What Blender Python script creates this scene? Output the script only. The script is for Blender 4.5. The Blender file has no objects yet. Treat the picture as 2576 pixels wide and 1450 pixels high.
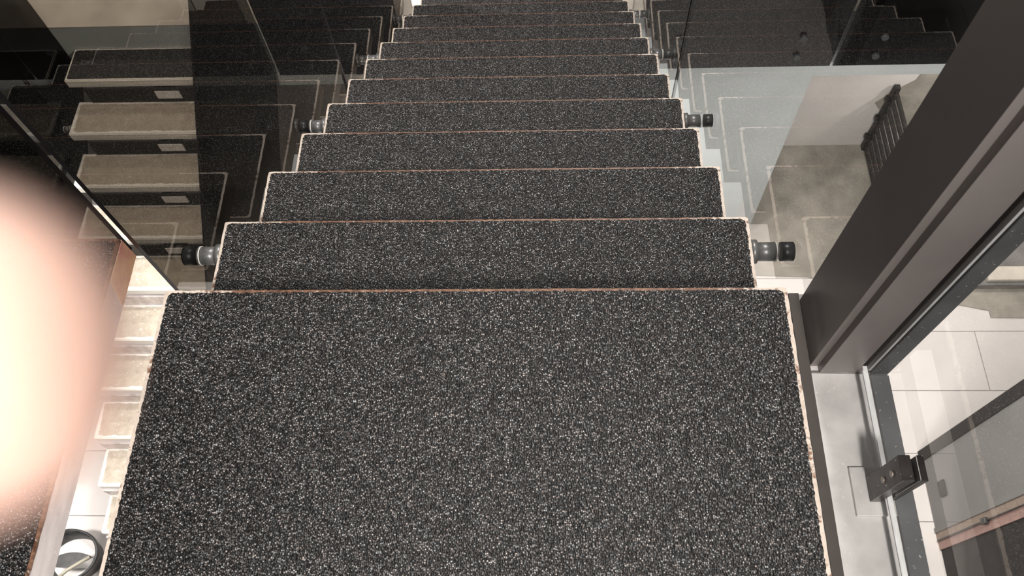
import bpy, bmesh, math, random
from mathutils import Vector, Matrix
random.seed(7)
sc = bpy.context.scene
col = sc.collection

# ---------------------------------------------------------------- camera
CAM = Vector((0.14931353, -0.70851209, 1.38992821))
PITCH, YAW, ROLL, FPX = 1.09635546, -0.0981304387, -0.0929056318, 2044.13667
fw = Vector((math.sin(YAW)*math.cos(PITCH), math.cos(YAW)*math.cos(PITCH), -math.sin(PITCH)))
ri = Vector((math.cos(YAW), -math.sin(YAW), 0.0))
up = ri.cross(fw)
ri, up = (ri*math.cos(ROLL)+up*math.sin(ROLL)), (up*math.cos(ROLL)-ri*math.sin(ROLL))
CM = Matrix(((ri.x, up.x, -fw.x, CAM.x), (ri.y, up.y, -fw.y, CAM.y), (ri.z, up.z, -fw.z, CAM.z), (0, 0, 0, 1)))
cd = bpy.data.cameras.new('camera'); cam = bpy.data.objects.new('camera', cd); col.objects.link(cam)
cam.matrix_world = CM
cd.sensor_width = 36; cd.lens = FPX/2576*36; cd.clip_start = 0.004; cd.clip_end = 60
cd.dof.use_dof = True; cd.dof.focus_distance = 2.0; cd.dof.aperture_fstop = 9.4
sc.camera = cam

# ---------------------------------------------------------------- world, lamps, exposure
w = bpy.data.worlds.new('world'); sc.world = w; w.use_nodes = True
w.node_tree.nodes['Background'].inputs[0].default_value = (1.0, 0.97, 0.94, 1)
w.node_tree.nodes['Background'].inputs[1].default_value = 0.13
sc.view_settings.view_transform = 'Standard'; sc.view_settings.look = 'None'
sc.view_settings.exposure = 0.0; sc.view_settings.gamma = 1.0; sc.view_settings.use_curve_mapping = False

def lamp(name, loc, power, size, aim=None, color=(1.0, 0.95, 0.90)):
    d = bpy.data.lights.new(name, 'AREA'); d.shape = 'DISK'; d.size = size; d.energy = power; d.color = color
    o = bpy.data.objects.new(name, d); col.objects.link(o); o.location = loc
    if aim: o.rotation_euler = (Vector(aim)-Vector(loc)).to_track_quat('-Z', 'Y').to_euler()
    return o
lamp('ceiling_lamp', (0.75, -1.9, 2.9), 175, 0.45, (0.2, -0.1, 0))
lamp('ceiling_lamp', (0.60, 2.4, 2.6), 125, 0.45, (0.1, 2.0, -2))
lamp('unseen_storey_light', (2.6, 0.9, -1.6), 130, 0.5)
lamp('unseen_storey_light', (-2.7, 2.7, 0.3), 115, 0.3)
lamp('fascia_fill', (-1.2, 0.9, -1.2), 130, 0.25, (-1.5, 3.04, -2.8))  # unseen light, added to brighten the landing fascia
lamp('unseen_storey_light', (-3.9, 0.15, -2.9), 50, 0.3)
lamp('unseen_storey_light', (-2.6, 4.4, 0.1), 120, 0.3)  # added out of sight to brighten the lower landing's top
lamp('unseen_storey_light', (3.9, 3.3, -2.95), 32, 0.3)  # added, unseen: brightens the floor behind the slatted gate
lamp('unseen_storey_light', (0.0, 1.6, -2.6), 80, 0.4)

# ---------------------------------------------------------------- measures (metres)
R, H, W2 = 0.27618, 0.19124, 0.60          # going, rise, half width of the main flight
FL = -26*H                                  # storey floor below
LY, LZ = 11*R, -12*H                        # lower landing: front edge, top

# ---------------------------------------------------------------- materials
def nt(name):
    m = bpy.data.materials.new(name); m.use_nodes = True
    t = m.node_tree; return m, t, t.nodes['Principled BSDF']
def N(t, kind, **kw):
    n = t.nodes.new(kind)
    for k, v in kw.items(): setattr(n, k, v)
    return n
def ramp(t, src, stops, interp='LINEAR'):
    n = N(t, 'ShaderNodeValToRGB'); n.color_ramp.interpolation = interp
    e = n.color_ramp.elements
    while len(e) < len(stops): e.new(0.5)
    for el, (p, c) in zip(e, stops):
        el.position = p; el.color = (c[0], c[1], c[2], 1) if isinstance(c, tuple) else (c, c, c, 1)
    t.links.new(src, n.inputs[0]); return n.outputs[0]
def coords(t, scale=(1, 1, 1)):
    tc = N(t, 'ShaderNodeTexCoord'); mp = N(t, 'ShaderNodeMapping'); mp.inputs['Scale'].default_value = scale
    t.links.new(tc.outputs['Object'], mp.inputs['Vector']); return mp.outputs[0]
def noise(t, vec, scale, detail=4, rough=0.55):
    n = N(t, 'ShaderNodeTexNoise'); n.inputs['Scale'].default_value = scale
    n.inputs['Detail'].default_value = detail; n.inputs['Roughness'].default_value = rough
    t.links.new(vec, n.inputs['Vector']); return n.outputs['Fac']
def mix(t, fac, a, b):
    n = N(t, 'ShaderNodeMix', data_type='RGBA')
    for s, v in ((n.inputs[0], fac), (n.inputs[6], a), (n.inputs[7], b)):
        if isinstance(v, tuple): s.default_value = (*v, 1) if len(v) == 3 else v
        elif isinstance(v, (int, float)): s.default_value = v
        else: t.links.new(v, s)
    return n.outputs[2]
def math_(t, op, a, b=None, clamp=False):
    n = N(t, 'ShaderNodeMath', operation=op, use_clamp=clamp)
    for s, v in ((n.inputs[0], a), (n.inputs[1], b)):
        if v is None: continue
        if isinstance(v, (int, float)): s.default_value = v
        else: t.links.new(v, s)
    return n.outputs[0]
def bump(t, b, src, strength, dist):
    n = N(t, 'ShaderNodeBump'); n.inputs['Strength'].default_value = strength; n.inputs['Distance'].default_value = dist
    t.links.new(src, n.inputs['Height']); t.links.new(n.outputs[0], b.inputs['Normal'])

def plain(name, c, rough=0.5, metal=0.0, var=0.12, scale=18, stretch=(1, 1, 1), c2=None):
    m, t, b = nt(name); v = coords(t, stretch); f = noise(t, v, scale)
    lo = tuple(x*(1-var) for x in c); hi = c2 or tuple(min(1, x*(1+var)) for x in c)
    t.links.new(ramp(t, f, [(0.35, lo), (0.65, hi)]), b.inputs['Base Color'])
    b.inputs['Roughness'].default_value = rough; b.inputs['Metallic'].default_value = metal
    return m

def grit_material(name):
    m, t, b = nt(name); v = coords(t)
    vo = N(t, 'ShaderNodeTexVoronoi'); vo.inputs['Scale'].default_value = 320; t.links.new(v, vo.inputs['Vector'])
    sep = N(t, 'ShaderNodeSeparateColor'); t.links.new(vo.outputs['Color'], sep.inputs[0])
    base = ramp(t, sep.outputs[0], [(0.0, (0.010, 0.0095, 0.0095)), (0.45, (0.095, 0.090, 0.089)), (0.85, (0.27, 0.258, 0.252)), (1.0, (0.60, 0.58, 0.57))])
    hue = ramp(t, sep.outputs[1], [(0.0, (1.0, 0.86, 0.80)), (0.5, (1, 1, 1)), (1.0, (0.82, 0.93, 1.0))])
    mu = N(t, 'ShaderNodeMix', data_type='RGBA', blend_type='MULTIPLY'); mu.inputs[0].default_value = 1.0
    t.links.new(base, mu.inputs[6]); t.links.new(hue, mu.inputs[7])
    gap = ramp(t, vo.outputs['Distance'], [(0.20, 1.0), (0.52, 0.05)])
    m2 = N(t, 'ShaderNodeMix', data_type='RGBA', blend_type='MULTIPLY'); m2.inputs[0].default_value = 1.0
    t.links.new(mu.outputs[2], m2.inputs[6]); t.links.new(gap, m2.inputs[7])
    t.links.new(m2.outputs[2], b.inputs['Base Color'])
    b.inputs['Roughness'].default_value = 0.45; b.inputs['Specular IOR Level'].default_value = 0.28
    bump(t, b, math_(t, 'SUBTRACT', 1.0, vo.outputs['Distance']), 0.8, 0.0018)
    return m
def rim_material(name, far_y, half_w):
    # cream paint over brown wood, worn through along the long far edge
    m, t, b = nt(name); v = coords(t)
    sp = N(t, 'ShaderNodeSeparateXYZ'); t.links.new(v, sp.inputs[0])
    ax = math_(t, 'ABSOLUTE', sp.outputs[0])
    far = math_(t, 'GREATER_THAN', sp.outputs[1], far_y-0.012)
    inner = math_(t, 'SUBTRACT', 1.0, math_(t, 'DIVIDE', math_(t, 'SUBTRACT', ax, half_w-0.16), 0.12, True), True)
    worn = math_(t, 'MULTIPLY', far, inner)
    f1 = noise(t, coords(t, (1, 1, 1)), 26, 6, 0.7)
    f2 = noise(t, coords(t, (1, 1, 0.2)), 95, 3, 0.6)
    s = math_(t, 'ADD', math_(t, 'MULTIPLY', f1, 0.7), math_(t, 'MULTIPLY', f2, 0.3))
    s = math_(t, 'ADD', s, math_(t, 'MULTIPLY', worn, 0.16))
    wear = ramp(t, s, [(0.53, 0.0), (0.60, 1.0)])
    brown = ramp(t, f2, [(0.35, (0.075, 0.030, 0.016)), (0.6, (0.22, 0.115, 0.07)), (0.75, (0.34, 0.22, 0.15))])
    cream = ramp(t, f1, [(0.3, (0.50, 0.41, 0.34)), (0.6, (0.70, 0.62, 0.54))])
    t.links.new(mix(t, wear, cream, brown), b.inputs['Base Color'])
    b.inputs['Roughness'].default_value = 0.55; return m
def cement_material(name, hx, hy):
    m, t, b = nt(name); v = coords(t)
    sp = N(t, 'ShaderNodeSeparateXYZ'); t.links.new(v, sp.inputs[0])
    dx = math_(t, 'SUBTRACT', hx, math_(t, 'ABSOLUTE', sp.outputs[0])); dy = math_(t, 'SUBTRACT', hy, math_(t, 'ABSOLUTE', sp.outputs[1]))
    d = math_(t, 'MINIMUM', dx, dy)
    wob = math_(t, 'MULTIPLY', math_(t, 'SUBTRACT', noise(t, v, 9, 5, 0.65), 0.5), 0.055)
    rim = ramp(t, math_(t, 'MULTIPLY', math_(t, 'ADD', d, wob), 20.0), [(0.42, 1.0), (0.50, 0.0)])
    body = ramp(t, noise(t, v, 14, 6, 0.65), [(0.3, (0.34, 0.29, 0.235)), (0.5, (0.43, 0.38, 0.31)), (0.72, (0.50, 0.45, 0.375))])
    spots = ramp(t, noise(t, v, 48, 2), [(0.66, 0.0), (0.70, 1.0)])
    pits = ramp(t, noise(t, coords(t, (1.3, 1, 1)), 40, 2), [(0.27, 1.0), (0.31, 0.0)])
    c = mix(t, spots, body, (0.78, 0.72, 0.62)); c = mix(t, pits, c, (0.22, 0.19, 0.15))
    t.links.new(mix(t, rim, c, (0.80, 0.77, 0.71)), b.inputs['Base Color'])
    b.inputs['Roughness'].default_value = 0.85; bump(t, b, noise(t, v, 60), 0.3, 0.002); return m
def steel_material(name, lo, hi, scale=9, rough=0.35, metal=0.5, spots=True, stretch=(1, 1, 1)):
    m, t, b = nt(name); v = coords(t, stretch)
    f = noise(t, v, scale, 6, 0.6); c = ramp(t, f, [(0.30, lo), (0.68, hi)])
    if spots:
        s = ramp(t, noise(t, coords(t), 130, 2), [(0.70, 0.0), (0.73, 1.0)]); c = mix(t, s, c, (0.85, 0.83, 0.80))
    t.links.new(c, b.inputs['Base Color']); b.inputs['Roughness'].default_value = rough; b.inputs['Metallic'].default_value = metal
    return m
def glass_material(name, tint, ior=1.6, rough=0.0):
    # thin pane: tinted see-through plus mirror by Fresnel on the side that faces the ray
    m = bpy.data.materials.new(name); m.use_nodes = True; t = m.node_tree
    t.nodes.remove(t.nodes['Principled BSDF']); out = t.nodes['Material Output']
    tr = N(t, 'ShaderNodeBsdfTransparent'); tr.inputs[0].default_value = (*[math.sqrt(x) for x in tint], 1)
    gl = N(t, 'ShaderNodeBsdfGlossy'); gl.inputs['Roughness'].default_value = rough
    fr = N(t, 'ShaderNodeFresnel'); fr.inputs['IOR'].default_value = ior
    ge = N(t, 'ShaderNodeNewGeometry')
    fac = math_(t, 'MULTIPLY', fr.outputs[0], math_(t, 'SUBTRACT', 1.0, ge.outputs['Backfacing']))
    mx = N(t, 'ShaderNodeMixShader'); t.links.new(fac, mx.inputs[0])
    t.links.new(tr.outputs[0], mx.inputs[1]); t.links.new(gl.outputs[0], mx.inputs[2]); t.links.new(mx.outputs[0], out.inputs[0])
    return m

M = {}
M['grit'] = grit_material('grit')
M['rim'] = rim_material('worn_cream_paint', 0.0, W2)
M['tray'] = steel_material('tread_side', (0.16, 0.15, 0.145), (0.42, 0.40, 0.38), 12, 0.5, 0.2)
M['under'] = plain('tread_underside', (0.20, 0.15, 0.13), 0.7)
M['cement'] = cement_material('cement_tread', 0.60, 0.135)
M['concrete'] = plain('concrete', (0.34, 0.315, 0.275), 0.85, 0, 0.16, 6)
M['plinth'] = plain('grey_concrete', (0.20, 0.19, 0.185), 0.8, 0, 0.2, 5)
M['concrete_warm'] = plain('landing_concrete', (0.60, 0.55, 0.48), 0.85, 0, 0.15, 4)
M['grey_paint'] = plain('blue_grey_paint', (0.41, 0.44, 0.445), 0.6, 0, 0.05, 3)
M['panel_paint'] = plain('mid_grey_paint', (0.22, 0.22, 0.216), 0.6, 0, 0.05, 3)
M['white_paint'] = plain('white_paint', (0.78, 0.75, 0.73), 0.7, 0, 0.04, 3)
M['tile'] = plain('pale_tile', (0.74, 0.70, 0.68), 0.35, 0, 0.04, 2)
M['grout'] = plain('grout', (0.20, 0.18, 0.17), 0.9)
M['black_steel'] = steel_material('black_painted_steel', (0.012, 0.010, 0.009), (0.022, 0.019, 0.018), 5, 0.6, 0.0, False)
M['column'] = steel_material('dark_column_paint', (0.21, 0.185, 0.178), (0.27, 0.24, 0.23), 3, 0.42, 0.2, False)
M['slate'] = steel_material('slate_bar', (0.09, 0.10, 0.11), (0.18, 0.19, 0.20), 10, 0.45, 0.2)
M['beam'] = steel_material('bare_steel', (0.52, 0.50, 0.49), (0.84, 0.82, 0.80), 7, 0.38, 0.12)
M['side_steel'] = steel_material('smeared_steel', (0.40, 0.36, 0.36), (0.80, 0.75, 0.74), 14, 0.42, 0.35, True, (1, 0.35, 1))
M['primer'] = steel_material('red_primer', (0.60, 0.24, 0.19), (0.78, 0.50, 0.28), 22, 0.5, 0.0, True)
M['standoff'] = steel_material('grey_standoff', (0.14, 0.14, 0.14), (0.24, 0.24, 0.235), 30, 0.38, 0.4, False)
M['cap'] = steel_material('dark_cap', (0.022, 0.024, 0.027), (0.05, 0.053, 0.056), 30, 0.35, 0.2, False)
M['washer'] = plain('washer', (0.78, 0.76, 0.73), 0.5)
M['shade_strip'] = plain('painted_shade', (0.055, 0.046, 0.040), 0.6)  # brown-black colour for the soft shade beside the landing edge
M['silicone'] = plain('silicone', (0.86, 0.87, 0.88), 0.4)
M['glass_edge'] = plain('dark_glass_edge', (0.010, 0.008, 0.009), 0.15)
M['clamp'] = steel_material('clamp_steel', (0.045, 0.038, 0.036), (0.10, 0.088, 0.085), 30, 0.33, 0.4, True)
M['screw'] = plain('screw', (0.45, 0.40, 0.35), 0.4, 0.5)
M['brown'] = plain('brown_render', (0.34, 0.27, 0.22), 0.8)
M['pink'] = plain('pinkish_render', (0.42, 0.27, 0.24), 0.8)
M['dark_wall'] = plain('dark_cladding', (0.016, 0.013, 0.012), 0.7, 0, 0.4, 20)
M['smoked'] = glass_material('smoked_glass', (0.115, 0.105, 0.092), 1.5)
M['smoked_dark'] = glass_material('dark_smoked_glass', (0.05, 0.047, 0.044), 1.5)
M['clear'] = glass_material('light_glass', (0.62, 0.62, 0.61), 1.5)
M['black_glass'] = glass_material('black_glass', (0.02, 0.02, 0.022), 1.5)
M['rubber'] = plain('black_rubber', (0.030, 0.030, 0.030), 0.45, 0, 0.5, 25)
M['beige_plastic'] = plain('beige_strut', (0.40, 0.37, 0.30), 0.6)

# ---------------------------------------------------------------- mesh helpers
def tag(o, label=None, cat=None, group=None, kind=None):
    if label: o['label'] = label
    if cat: o['category'] = cat
    if group: o['group'] = group
    if kind: o['kind'] = kind
    return o
def link(name, me, parent=None, loc=(0, 0, 0)):
    o = bpy.data.objects.new(name, me); col.objects.link(o); o.parent = parent; o.location = loc; return o
def empty(name, loc=(0, 0, 0), rz=0.0):
    o = bpy.data.objects.new(name, None); col.objects.link(o); o.location = loc; o.rotation_euler.z = rz; o.empty_display_size = 0.1; return o
def mesh(name, bm, *mats):
    bmesh.ops.recalc_face_normals(bm, faces=bm.faces[:])
    me = bpy.data.meshes.new(name); bm.to_mesh(me); bm.free()
    for m in mats: me.materials.append(M[m] if isinstance(m, str) else m)
    return me
def add_box(bm, x0, x1, y0, y1, z0, z1, mi=0):
    vs = [bm.verts.new((x, y, z)) for x in (x0, x1) for y in (y0, y1) for z in (z0, z1)]
    fs = []
    for f in ((0, 1, 3, 2), (4, 6, 7, 5), (0, 4, 5, 1), (2, 3, 7, 6), (0, 2, 6, 4), (1, 5, 7, 3)):
        fc = bm.faces.new([vs[i] for i in f]); fc.material_index = mi; fs.append(fc)
    return fs
def box(name, x0, x1, y0, y1, z0, z1, mat, parent=None, bevel=0.0, seg=2):
    # origin at the middle of the box, in the parent's space
    c = ((x0+x1)/2, (y0+y1)/2, (z0+z1)/2); bm = bmesh.new()
    add_box(bm, x0-c[0], x1-c[0], y0-c[1], y1-c[1], z0-c[2], z1-c[2])
    if bevel: bmesh.ops.bevel(bm, geom=bm.edges[:], offset=bevel, segments=seg, affect='EDGES', profile=0.5)
    return link(name, mesh(name, bm, mat), parent, c)
def cyl_bm(bm, axis, c, r, a0, a1, n=24, mi=0, r2=None):
    r2 = r if r2 is None else r2; A, B = [], []
    for k in range(n):
        a = 2*math.pi*k/n; u, v = math.cos(a), math.sin(a)
        def P(t, rr):
            if axis == 'x': return (t, c[1]+rr*u, c[2]+rr*v)
            if axis == 'y': return (c[0]+rr*u, t, c[2]+rr*v)
            return (c[0]+rr*u, c[1]+rr*v, t)
        A.append(bm.verts.new(P(a0, r))); B.append(bm.verts.new(P(a1, r2)))
    for k in range(n):
        f = bm.faces.new((A[k], A[(k+1) % n], B[(k+1) % n], B[k])); f.smooth = True; f.material_index = mi
    bm.faces.new(A).material_index = mi; bm.faces.new(B).material_index = mi
def tube(bm, pts, r, n=10, closed=False):
    pts = [Vector(p) for p in pts]; rings = []
    for i, p in enumerate(pts):
        d = (pts[min(i+1, len(pts)-1)]-pts[max(i-1, 0)]).normalized()
        a = d.cross(Vector((0, 0, 1)))
        if a.length < 1e-4: a = Vector((1, 0, 0))
        a.normalize(); b = d.cross(a)
        rings.append([bm.verts.new(p+r*(math.cos(2*math.pi*k/n)*a+math.sin(2*math.pi*k/n)*b)) for k in range(n)])
    for A, B in zip(rings, rings[1:]):
        for k in range(n): bm.faces.new((A[k], A[(k+1) % n], B[(k+1) % n], B[k])).smooth = True
    bm.faces.new(rings[0]); bm.faces.new(rings[-1])

def outline(x0, x1, y0, y1, rad, step, jit, rnd):
    # rounded rectangle with a slightly ragged edge
    pts = []
    def seg(a, b):
        n = max(1, int(math.dist(a, b)/step))
        for k in range(n):
            f = k/n; pts.append((a[0]+(b[0]-a[0])*f, a[1]+(b[1]-a[1])*f))
    def arc(cx, cy, a0):
        for k in range(5):
            a = a0+math.pi/2*k/5; pts.append((cx+rad*math.cos(a), cy+rad*math.sin(a)))
    seg((x0+rad, y0), (x1-rad, y0)); arc(x1-rad, y0+rad, -math.pi/2)
    seg((x1, y0+rad), (x1, y1-rad)); arc(x1-rad, y1-rad, 0)
    seg((x1-rad, y1), (x0+rad, y1)); arc(x0+rad, y1-rad, math.pi/2)
    seg((x0, y1-rad), (x0, y0+rad)); arc(x0+rad, y0+rad, math.pi)
    return [(x+rnd.uniform(-jit, jit), y+rnd.uniform(-jit, jit)) for x, y in pts]
def slab_bm(pts, z0, z1, bm=None):
    bm = bm or bmesh.new()
    a = [bm.verts.new((x, y, z0)) for x, y in pts]; b = [bm.verts.new((x, y, z1)) for x, y in pts]
    bm.faces.new(a); bm.faces.new(b); n = len(pts)
    for k in range(n): bm.faces.new((a[k], a[(k+1) % n], b[(k+1) % n], b[k]))
    return bm
def grit_mat(x0, x1, y0, y1, parent, seed, z=0.0, proud=0.0025):
    rnd = random.Random(seed)
    return link('grit_mat', mesh('grit_mat', slab_bm(outline(x0, x1, y0, y1, 0.012, 0.004, 0.0013, rnd), z-0.001, z+proud), 'grit'), parent)

def tread_parts(t, half, depth, thick, seed, mx=0.0072, my=0.0058):
    """tray, painted rim and grit mat of one tread whose far top edge is y=0, z=0"""
    bm = bmesh.new(); add_box(bm, -half, half, -depth, 0, -thick, -0.005)
    for f in bm.faces:
        if f.calc_center_median().z < -thick+1e-4: f.material_index = 1
    link('tray', mesh('tray', bm, 'tray', 'under'), t)
    rnd = random.Random(seed+99)
    rm = bmesh.new(); slab_bm(outline(-half, half, -depth, 0, 0.006, 0.012, 0.0006, rnd), -0.0055, 0.0, rm)
    link('painted_rim', mesh('painted_rim', rm, 'rim'), t)
    grit_mat(-half+mx, half-mx, -depth+my, -my, t, seed)

# ---------------------------------------------------------------- setting: storey below
GX0, GX1 = -7.0, 7.0
fl = box('floor', GX0, GX1, -5, 8, FL-0.2, FL-0.004, 'grout'); tag(fl, 'pale tiled floor of the storey below', 'floor', kind='structure')
# large pale tiles, laid in staggered rows
rows = [-5.0, -3.4, -1.9, -0.45, 0.55, 1.072, 1.591, 2.113, 2.62, 3.6, 4.6, 6.2, 8.0]
for j, (ya, yb) in enumerate(zip(rows, rows[1:])):
    xs = [GX0]+[GX0+1.2+(0.75 if j % 2 else 0.0)+k*1.9 for k in range(7)]+[GX1]
    for xa, xb in zip(xs, xs[1:]):
        if xb > GX1+1e-6: xb = GX1
        if xb-xa < 0.1: continue
        o = box('tile', xa+0.003, xb-0.003, ya+0.003, yb-0.003, FL-0.02, FL, 'tile'); o.parent = fl; o.location = Vector(o.location)-Vector(fl.location)
# rough screed in front of the far wall on the right, with its broken step
pad = link('screed_patch', mesh('screed_patch', slab_bm([(1.6, 2.665), (2.4, 2.63), (3.0, 2.50), (3.86, 2.30), (3.86, 2.235), (6.2, 2.20), (6.2, 4.04), (1.6, 4.04)], FL, FL+0.012), 'concrete'))
tag(pad, 'rough brown concrete screed on the floor below the slatted gate', 'screed')
pn = box('concrete_plinth', 3.42, 5.8, 2.50, 3.30, FL+0.012, FL+0.09, 'plinth', bevel=0.008); tag(pn, 'low dark grey concrete plinth on the brown screed', 'plinth')
st = box('concrete_step', 3.86, 5.6, 2.53, 2.66, FL+0.09, FL+0.13, 'concrete_warm', bevel=0.006); tag(st, 'narrow pale concrete strip lying on the dark grey plinth', 'step')

# white wall under the landing, with a bare plaster patch
wb = box('wall_back', 1.3, 6.2, 4.04, 4.16, FL, -2.87, 'white_paint'); tag(wb, 'white painted wall under the lower landing', 'wall', kind='structure')
rnd = random.Random(3)
pp = [(3.05+0.05*rnd.uniform(-1, 1)+0.10*k, -4.36+0.16*k+rnd.uniform(-.03, .03)) for k in range(5)]
pp = pp+[(4.6, -3.4), (4.6, -4.9), (3.5, -4.9), (3.22, -4.62)]
bm = bmesh.new(); a = [bm.verts.new((x, 4.036, z)) for x, z in pp]; b = [bm.verts.new((x, 4.046, z)) for x, z in pp]
bm.faces.new(a); bm.faces.new(b)
for k in range(len(pp)): bm.faces.new((a[k], a[(k+1) % len(pp)], b[(k+1) % len(pp)], b[k]))
o = link('plaster_patch', mesh('plaster_patch', bm, 'concrete'), wb, -Vector(wb.location)); tag(o, 'ragged bare beige plaster')
# blue-grey wall carrying the landing
wm = box('wall_middle', -0.45, 1.925, LY+0.03, LY+0.18, FL, -2.87, 'grey_paint'); tag(wm, 'blue-grey painted wall carrying the lower landing', 'wall', kind='structure')

# striped wall beside the side glass
XW = 3.03
wr = empty('wall_right', (XW, 0.6, FL)); tag(wr, 'wall of vertical strips: black post, blue-grey panel, brown and pink render, dark cladding', 'wall', kind='structure')
def strip(name, y0, y1, mat, x0=0.0, x1=0.12, z1=2.6):
    return box(name, x0, x1, y0-0.6, y1-0.6, 0, z1, mat, wr)
strip('black_post', 1.000, 1.085, 'dark_wall', -0.01, 0.11)
strip('grey_panel', 0.500, 1.000, 'panel_paint')
strip('grey_bead', 0.465, 0.500, 'panel_paint', -0.012, 0.12)
strip('brown_strip', 0.412, 0.465, 'brown', -0.004, 0.12)
strip('pink_strip', 0.345, 0.412, 'pink')
strip('dark_cladding', -1.6, 0.345, 'dark_wall', 0.01, 0.12)
cb = bmesh.new(); tube(cb, [(-0.008, 0.408-0.6, 0.02), (-0.009, 0.409-0.6, 0.8), (-0.008, 0.408-0.6, 1.6), (-0.008, 0.409-0.6, 2.5)], 0.006)
cab = link('cable', mesh('cable', cb, 'rubber'), wr)
box('cable_clip', -0.03, 0.0, 0.386-0.6, 0.428-0.6, 0.735, 0.79, 'rubber', wr, 0.004)
so = box('wall_socket', XW-0.016, XW-0.0003, 0.68, 0.795, FL+0.225, FL+0.31, 'dark_wall', None, 0.004); tag(so, 'small black box fixed on the blue-grey wall panel', 'socket')

# ---------------------------------------------------------------- lower landing and its guard
ll = empty('lower_landing', (0, LY, LZ)); tag(ll, 'concrete lower landing with blue-grey front where both flights meet', 'landing')
box('slab', -4.6, 5.0, 0.012, 2.6, -0.565, -0.004, 'concrete_warm', ll)
box('front_fascia', -4.6, 5.0, 0.0, 0.012, -0.568, -0.010, 'grey_paint', ll)
box('floor_finish', -4.6, 5.0, 0.0, 2.6, -0.004, 0.0, 'concrete_warm', ll)

def standoff(parent, c, axis, sign, length=0.061, rad=0.0215, cap=0.027, gap=0.011):
    """flange and body from the carrier (c) out to the pane, white washer, cap on the far side"""
    ax = {'x': 0, 'y': 1}[axis]; o = empty('standoff'); o.parent = parent; o.location = Vector(c)
    def piece(name, a, b, r, mat, par):
        bm = bmesh.new(); cyl_bm(bm, axis, (0, 0, 0), r, sign*a, sign*b)
        bmesh.ops.bevel(bm, geom=[e for e in bm.edges if len(e.link_faces) == 2 and e.calc_face_angle(0) > 1.0], offset=0.0012, segments=1, affect='EDGES')
        return link(name, mesh(name, bm, mat), par)
    piece('flange', 0.0012, 0.016, rad*1.28, 'standoff', o)
    piece('barrel', 0.016, length-0.003, rad, 'standoff', o)
    piece('washer', length-0.003, length-0.0003, rad*1.06, 'washer', o)
    piece('cap', length+gap+0.0003, length+gap+cap, rad*1.02, 'cap', o)
    return o
def slope_pane(x, y0, y1, zf, lo, hi, mat, thick=0.010, parent=None):
    """glass sheet in the plane x, vertical ends at y0,y1, lower and upper edge parallel to the flight"""
    bm = bmesh.new(); V = []
    for dx in (-thick/2, thick/2):
        V.append([bm.verts.new((dx, y, z)) for y, z in ((y0, zf(y0)-lo), (y1, zf(y1)-lo), (y1, zf(y1)+hi), (y0, zf(y0)+hi))])
    A, B = V
    bm.faces.new(A); bm.faces.new(B)
    for k in range(4):
        f = bm.faces.new((A[k], A[(k+1) % 4], B[(k+1) % 4], B[k])); f.material_index = 1
    return link('pane', mesh('pane', bm, mat, 'glass_edge'), parent, (x, 0, 0))
def flat_pane(x0, x1, y, z0, z1, mat, parent, thick=0.012):
    bm = bmesh.new(); fs = add_box(bm, x0, x1, -thick/2, thick/2, z0, z1)
    for f in fs:
        if abs(f.calc_center_median().y) < thick*0.4: f.material_index = 1
    return link('pane', mesh('pane', bm, mat, 'glass_edge'), parent, (0, y, 0))

guard = [(-4.4, -3.03, 'black glass guard panel at the far left end of the lower landing', 'beyond the bare concrete flight'),
         (-1.62, -0.76, '', 'between the bare concrete flight and the main flight'),
         (0.735, 1.965, '', 'beside the foot of the main flight, left of the open joint'),
         (1.985, 3.215, '', 'across the open joint from the main flight'),
         (3.235, 4.6, '', 'at the outer end of the landing')]
labs = ['black glass guard panel on the landing beyond the bare concrete flight',
        'black glass guard panel between the bare concrete flight and the main flight',
        'black glass guard panel on the landing, touching the main flight on the slatted gate side',
        'black glass guard panel above the slatted gate, across the open joint from the main flight',
        'black glass guard panel at the outer end of the landing past the gate']
for (x0, x1, _, _), lab in zip(guard, labs):
    g = empty('guard_panel', ((x0+x1)/2, LY, -2.70)); tag(g, lab, 'glass panel', 'black glass guard panels along the lower landing')
    p = flat_pane(x0-(x0+x1)/2, x1-(x0+x1)/2, -0.055, 0, 1.5, 'black_glass', g)
    for xx in (x0+0.235, x1-0.235):
        if x1-x0 < 1.0 and xx > x0+0.3: continue
        for zz in (0.097, 0.26):
            standoff(g, (xx-(x0+x1)/2, 0.0, zz), 'y', -1, 0.049, 0.021, 0.024, 0.012)

# slatted steel gate standing against the white wall
gx, gy0, gy1 = 3.12, 2.75, 4.02
gt = empty('slatted_gate', (gx, gy1, FL+0.012)); tag(gt, 'black steel gate of horizontal slats standing at the white wall', 'gate')
gh = 0.86
box('end_post', -0.022, 0.022, -0.05, 0.0, 0, gh, 'black_steel', gt)
box('end_post', -0.022, 0.022, gy0-gy1, gy0-gy1+0.05, 0, gh, 'black_steel', gt)
nsl = 9
for k in range(nsl):
    z = 0.03+k*(gh-0.06-0.040)/(nsl-1)
    box('slat', -0.012, 0.012, gy0-gy1+0.05, -0.05, z, z+0.040, 'black_steel', gt)
for z in (0.16, 0.42, 0.68):
    box('hinge', -0.045, -0.022, -0.045, 0.0, z, z+0.05, 'black_steel', gt, 0.004)

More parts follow.
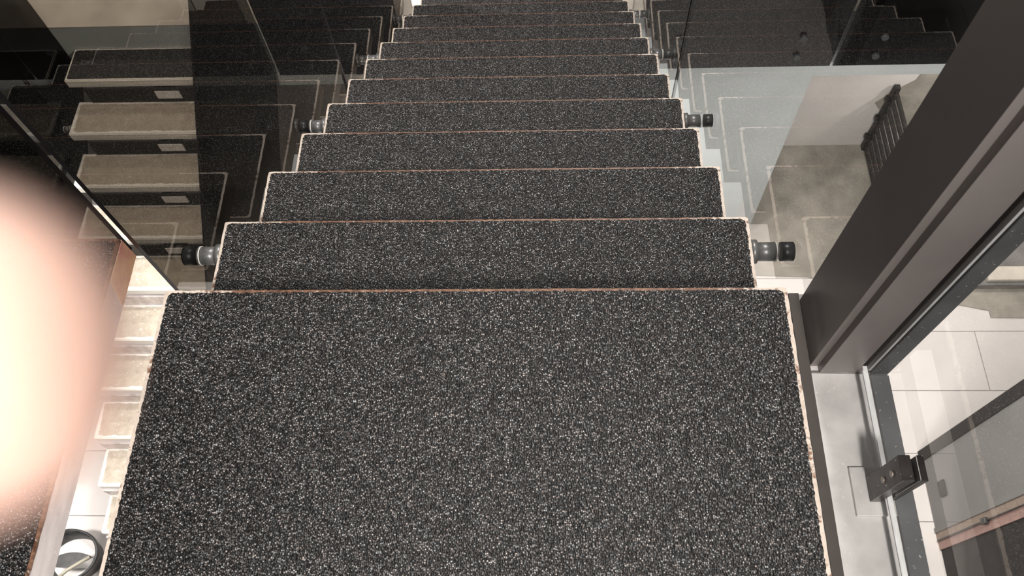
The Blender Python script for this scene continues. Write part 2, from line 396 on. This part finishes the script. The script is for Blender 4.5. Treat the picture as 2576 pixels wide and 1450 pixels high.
# ---------------------------------------------------------------- bare concrete flight below, rising to the lower landing
LX0, LX1 = -2.923, -1.723
lf = empty('concrete_flight', ((LX0+LX1)/2, LY, FL)); tag(lf, 'bare concrete flight of stairs rising to the lower landing', 'staircase')
LYc = Vector(lf.location)
for k in range(1, 14):
    yb, zt = (12-k)*R, -(12+k)*H
    t = empty('tread'); t.parent = lf; t.location = Vector(((LX0+LX1)/2, yb-0.135, zt))-LYc
    bm = bmesh.new(); add_box(bm, -0.60, 0.60, -0.135, 0.135, -0.065, 0)
    bmesh.ops.bevel(bm, geom=bm.edges[:], offset=0.006, segments=2, affect='EDGES')
    s = link('slab', mesh('slab', bm, 'cement'), t)
    if k == 1:
        m_ = grit_mat(-0.585, 0.585, -0.12, 0.12, t, 40); tag(t, 'black gritty top tread')
    if k > 1:
        box('riser_shade_plate', -0.50 if k < 6 else -0.59, 0.60, 0.123, 0.135, 0.0, H-0.065, 'black_steel' if k < 6 else 'side_steel', t)  # upper black plates stand in for the shade in the open gaps
        if k < 6: box('lit_floor_patch', -0.045, 0.115, 0.116, 0.123, 0.040, 0.105, 'white_paint', t)  # pale patch standing in for lit floor showing between the treads
def zl(y): return -2.295-(12*R-y)*H/R
for xs in (-2.44,):
    bm = bmesh.new(); V = []
    for dx in (-0.03, 0.03):
        V.append([bm.verts.new((dx, y, z)) for y, z in ((-0.5, FL+0.0), (-0.2, FL+0.0), (LY, zl(LY)-0.48), (LY, zl(LY)-0.20), (-0.5+0.05, FL+0.1))])
    A, B = V; bm.faces.new(A); bm.faces.new(B)
    for k in range(5): bm.faces.new((A[k], A[(k+1) % 5], B[(k+1) % 5], B[k]))
    link('stringer', mesh('stringer', bm, 'black_steel'), lf, Vector((xs, 0, 0))-LYc)
for x, lab, y1 in ((-1.66, 'smoked glass pane on the stairwell side of the bare concrete flight', 3.03), (-2.985, 'smoked glass pane on the outer side of the bare concrete flight', 3.02)):
    g = empty('glass_balustrade', (x, 0, 0)); tag(g, lab, 'glass panel', 'smoked panes along the concrete flight')
    slope_pane(0, 0.25 if x > -2 else 1.55, y1, zl, 0.20, 1.37, 'smoked_dark', parent=g)
    for k in (2, 5, 8) if x > -2 else (2, 4):
        sgn = 1 if x > -2 else -1
        standoff(g, (-sgn*0.057, (12-k)*R-0.20, -(12+k)*H-0.033), 'x', sgn, 0.051)

# ---------------------------------------------------------------- main flight
mf = empty('staircase', (0, 0, LZ)); tag(mf, 'open flight of black gritty treads with worn cream edges going down', 'staircase')
MFc = Vector(mf.location)
for i in range(1, 12):
    t = empty('tread'); t.parent = mf; t.location = Vector((0, i*R, -i*H))-MFc
    tread_parts(t, W2, 0.30, 0.062, 100+i)
for xs in (-0.28, 0.28):
    bm = bmesh.new(); V = []
    for dx in (-0.02, 0.02):
        V.append([bm.verts.new((dx, y, -y*H/R+o_)) for y, o_ in ((-0.02, -0.32), (LY-0.004, -0.36), (LY-0.004, -0.16), (-0.02, -0.12))])
    A, B = V; bm.faces.new(A); bm.faces.new(B)
    for k in range(4): bm.faces.new((A[k], A[(k+1) % 4], B[(k+1) % 4], B[k]))
    link('stringer', mesh('stringer', bm, 'black_steel'), mf, Vector((xs, 0, 0))-MFc)

ld = empty('stair_landing', (0, 0, -0.07)); tag(ld, 'wide black gritty landing with chipped cream border at the top of the flight', 'landing')
lq = empty('deck'); lq.parent = ld; lq.location = (0, 0, 0.07)
tread_parts(lq, W2, 1.6, 0.07, 77, 0.0078, 0.0062)

# glass along the main flight
def zm(y): return -y*H/R
SPEC = [(-0.660, 0.082, 1.495, 'smoked', -1, (1, 4), 'smoked glass pane on the stairwell side of the main flight, next to the upper platform'),
        (-0.660, 1.507, 3.00, 'smoked', -1, (7, 10), 'smoked glass pane on the stairwell side of the main flight, next to the lower landing'),
        (0.665, 0.024, 1.510, 'clear', 1, (1, 4), 'clear glass pane of the main flight starting at the dark steel column'),
        (0.665, 1.522, 3.00, 'clear', 1, (7, 10), 'clear glass pane of the main flight ending at the lower landing')]
for x, y0, y1, mt, sgn, ii, lab in SPEC:
    g = empty('glass_balustrade', (x, 0, 0)); tag(g, lab, 'glass panel', 'glass panes along the main flight')
    slope_pane(0, y0, y1, zm, 0.42, 1.05, mt, parent=g)
    for i in ii:
        ln = abs(x)-W2-0.005
        standoff(g, (-sgn*(abs(x)-W2), i*R-0.072, -i*H-0.032), 'x', sgn, ln, 0.0215, 0.028, 0.010)

# ---------------------------------------------------------------- upper platform on the left with its guard
PX1, PX0, PY1 = -0.72, -1.95, 0.12
pl = empty('upper_platform', (PX1, PY1, -0.072)); tag(pl, 'black gritty platform with bare steel edge across the gap from the landing', 'platform')
bm = bmesh.new(); add_box(bm, PX0-PX1, 0, -1.7, 0, 0, 0.067)
link('deck', mesh('deck', bm, 'side_steel'), pl)
rm = bmesh.new(); slab_bm(outline(PX0-PX1, 0.0, -1.7, 0, 0.004, 0.012, 0.0006, random.Random(5)), 0.067, 0.072, rm)
link('painted_rim', mesh('painted_rim', rm, rim_material('platform_rim', -5.0, 5.0)), pl)
rnd = random.Random(12)
link('grit_mat', mesh('grit_mat', slab_bm(outline(PX0-PX1+0.01, -0.006, -1.69, -0.007, 0.01, 0.004, 0.0014, rnd), 0.071, 0.0745), 'grit'), pl)
pb = bmesh.new(); pts = [(-0.001, 0.001), (-0.001, 0.066), (-0.095, 0.066), (-0.105, 0.040), (-0.120, 0.001)]
a = [pb.verts.new((0.0002, y, z)) for y, z in pts]; b = [pb.verts.new((0.0012, y, z)) for y, z in pts]
pb.faces.new(a); pb.faces.new(b)
for k in range(5): pb.faces.new((a[k], a[(k+1) % 5], b[(k+1) % 5], b[k]))
tag(link('primer_patch', mesh('primer_patch', pb, 'primer'), pl), 'red and ochre primer patch')
g = empty('glass_balustrade', (PX1, PY1, -0.05)); tag(g, 'smoked glass guard across the end of the black platform', 'glass panel')
flat_pane(PX0-PX1, -0.012, 0.012, -0.02, 1.1, 'smoked', g)

# ---------------------------------------------------------------- steel column, beam and side glass on the right
BZ = -0.10
be = empty('steel_beam', (0.7, -0.135, BZ-0.12)); tag(be, 'bare spattered steel beam running along the landing to the column', 'beam')
box('top_flange', -0.068, 0.062, -1.5, 0.17, 0.108, 0.12, 'beam', be)
box('web', -0.006, 0.006, -1.5, 0.17, 0.0, 0.108, 'beam', be)
box('upstand_shade', -0.068, -0.048, -1.5, 0.17, 0.12, 0.126, 'shade_strip', be)  # widened and darkened to stand for the landing's shade on the beam
co = empty('steel_column', (0.7075, -0.0575, BZ)); tag(co, 'dark painted square steel column standing on the bare beam', 'column')
bm = bmesh.new(); add_box(bm, -0.0545, 0.0545, -0.0775, 0.0775, 0, 3.2)
bmesh.ops.bevel(bm, geom=[e for e in bm.edges if abs(e.verts[0].co.z-e.verts[1].co.z) > 1 and e.verts[0].co.y < 0], offset=0.015, segments=12, affect='EDGES')
link('tube', mesh('tube', bm, 'column'), co)
bm = bmesh.new(); tube(bm, [(-0.0555, -0.0755, 0.0015), (0.0555, -0.0775, 0.0015)], 0.0025, 8); link('weld', mesh('weld', bm, 'tray'), co)

fr = empty('window_frame', (0.78, -0.135, BZ)); tag(fr, 'slate grey steel angle frame of the side glass beside the column', 'frame')
box('bottom_bar', -0.016, 0.019, -1.5, -0.004, -0.035, 0.002, 'slate', fr, 0.002)
box('upright', -0.016, 0.019, -0.002, 0.05, -0.035, 3.1, 'slate', fr, 0.002)
sg = empty('glass_partition', (0.7415, -0.135, -0.062)); tag(sg, 'large clear side glass pane clamped beside the bare steel beam', 'glass panel')
bm = bmesh.new(); fs = add_box(bm, -0.004, 0.004, -1.5, 0.0, 0, 2.2)
for f in fs:
    if abs(f.calc_center_median().x) < 0.002: f.material_index = 1
link('pane', mesh('pane', bm, M['clear'], M['silicone']), sg)
box('silicone_bead', -0.0065, -0.0043, -1.5, -0.010, -0.001, 0.003, 'silicone', sg)
box('silicone_bead', 0.0044, 0.009, -0.0095, -0.0005, 0.0, 2.2, 'silicone', sg)

cl = empty('glass_clamp', (0.727, -0.36, BZ)); tag(cl, 'square steel glass clamp with two screws on a welded base plate', 'clamp')
box('base_plate', -0.036, 0.034, -0.046, 0.041, 0, 0.008, 'beam', cl, 0.001)
pf = box('inner_post', -0.010, 0.0095, -0.0215, 0.0215, 0.008, 0.16, 'clamp', cl, 0.0012)
box('outer_jaw', 0.0205, 0.031, -0.0215, 0.0215, 0.02, 0.16, 'clamp', cl, 0.0012)
box('rubber_pad', 0.0188, 0.0203, -0.020, 0.020, 0.05, 0.1585, 'washer', cl)
for z in (0.085, 0.125):
    bm = bmesh.new(); cyl_bm(bm, 'x', (0, -0.001, z), 0.0055, -0.0125, -0.0098, 16); link('screw', mesh('screw', bm, 'screw'), cl)

# ---------------------------------------------------------------- black hoop lying in the bright corner under the platform
hp = empty('rubber_tub', (-3.47, 0.22, FL)); tag(hp, 'black open round tub on the pale floor under the platform gap', 'tub')
bm = bmesh.new(); n = 48; prof = [(0.20, 0.0), (0.235, 0.16), (0.245, 0.16), (0.245, 0.19), (0.225, 0.19), (0.19, 0.012)]
rings = [[bm.verts.new((r_*math.cos(2*math.pi*k/n), r_*math.sin(2*math.pi*k/n)*0.8, z)) for k in range(n)] for r_, z in prof]
for A, B in zip(rings, rings[1:]):
    for k in range(n): bm.faces.new((A[k], A[(k+1) % n], B[(k+1) % n], B[k])).smooth = True
link('wall', mesh('wall', bm, 'rubber'), hp)
bm = bmesh.new(); bm.faces.new([bm.verts.new((0.19*math.cos(2*math.pi*k/n), 0.19*math.sin(2*math.pi*k/n)*0.8, 0.012)) for k in range(n)])
link('bottom', mesh('bottom', bm, 'white_paint'), hp)
pd = empty('paddle', (-3.44, 0.16, FL+0.192)); tag(pd, 'dark leaf-shaped paddle lying across the black tub', 'paddle')
bm = bmesh.new(); top = []; bot = []
for k in range(25):
    u = k/24; x = -0.17+0.36*u; wv = 0.055*math.sin(math.pi*min(1, u*1.02))**0.8
    top.append((x, wv+0.05*u)); bot.append((x, -wv*0.9+0.05*u))
slab_bm(top+bot[::-1][1:-1], 0.0, 0.014, bm); link('blade', mesh('blade', bm, 'rubber'), pd)
bm = bmesh.new(); tube(bm, [(0.17, 0.05, 0.016), (0.02, -0.05, 0.02), (-0.12, -0.20, 0.02)], 0.013); link('handle', mesh('handle', bm, 'beige_plastic'), pd)

# ---------------------------------------------------------------- finger over the edge of the lens, and the hand it belongs to
def C2W(p): return CM @ Vector((p[0]+0.0088, p[1], -p[2]))      # camera-right, up, forward in metres
skin, t, b = nt('skin'); v = coords(t)
t.links.new(ramp(t, noise(t, v, 120), [(0.35, (0.50, 0.325, 0.27)), (0.65, (0.56, 0.37, 0.305))]), b.inputs['Base Color'])
b.inputs['Roughness'].default_value = 0.5; b.inputs['Subsurface Weight'].default_value = 0.35
b.inputs['Subsurface Radius'].default_value = (1.0, 0.35, 0.2); b.inputs['Subsurface Scale'].default_value = 0.003
me = bpy.data.meshes.new('hand'); V, E, RD = [], [], []
def chain(pts, root=None):
    prev = root
    for p, r_ in pts:
        V.append(C2W(p)); RD.append(r_); i = len(V)-1
        if prev is not None: E.append((prev, i))
        prev = i
    return prev
wr_ = chain([((-0.215, -0.055, 0.050), 0.026)])
pm = chain([((-0.180, -0.042, 0.050), 0.029), ((-0.145, -0.030, 0.047), 0.027)], wr_)
chain([((-0.108, -0.014, 0.041), 0.0112), ((-0.078, -0.008, 0.037), 0.0100), ((-0.050, -0.004, 0.0355), 0.0095), ((-0.034, -0.0028, 0.0350), 0.0092), ((-0.0255, -0.0025, 0.0345), 0.0062)], pm)
for q_ in range(3):
    o_ = 0.019*(q_+1)
    chain([((-0.112-0.004*q_, -0.018-o_, 0.043), 0.0105), ((-0.086-0.004*q_, -0.018-o_, 0.036), 0.0092), ((-0.080-0.004*q_, -0.020-o_, 0.060), 0.0085), ((-0.100-0.004*q_, -0.022-o_, 0.068), 0.0075)], pm)
chain([((-0.172, -0.004, 0.040), 0.014), ((-0.146, 0.022, 0.034), 0.0115), ((-0.120, 0.032, 0.034), 0.0085)], pm-1)
chain([((-0.265, -0.080, 0.045), 0.030), ((-0.36, -0.135, 0.035), 0.037)], wr_)
me.from_pydata([tuple(p) for p in V], E, [])
hand = bpy.data.objects.new('person', me); col.objects.link(hand)
sm = hand.modifiers.new('skin', 'SKIN'); sm.use_smooth_shade = True
for i, r_ in enumerate(RD):
    me.skin_vertices[0].data[i].radius = (r_, r_); me.skin_vertices[0].data[i].use_root = (i == 0)
ss = hand.modifiers.new('sub', 'SUBSURF'); ss.levels = 2; ss.render_levels = 2
me.materials.append(skin)
tag(hand, 'pale pink blurred fingertip of a raised bare hand right beside the viewer', 'person')
# small unseen light added beside the lens to yellow the fingertip
fd = bpy.data.lights.new('fingertip_fill', 'POINT'); fd.energy = 0.0055; fd.shadow_soft_size = 0.002; fd.color = (1.0, 0.97, 0.86)
fo = bpy.data.objects.new('fingertip_fill', fd); col.objects.link(fo); fo.location = C2W((-0.022, -0.001, -0.002))
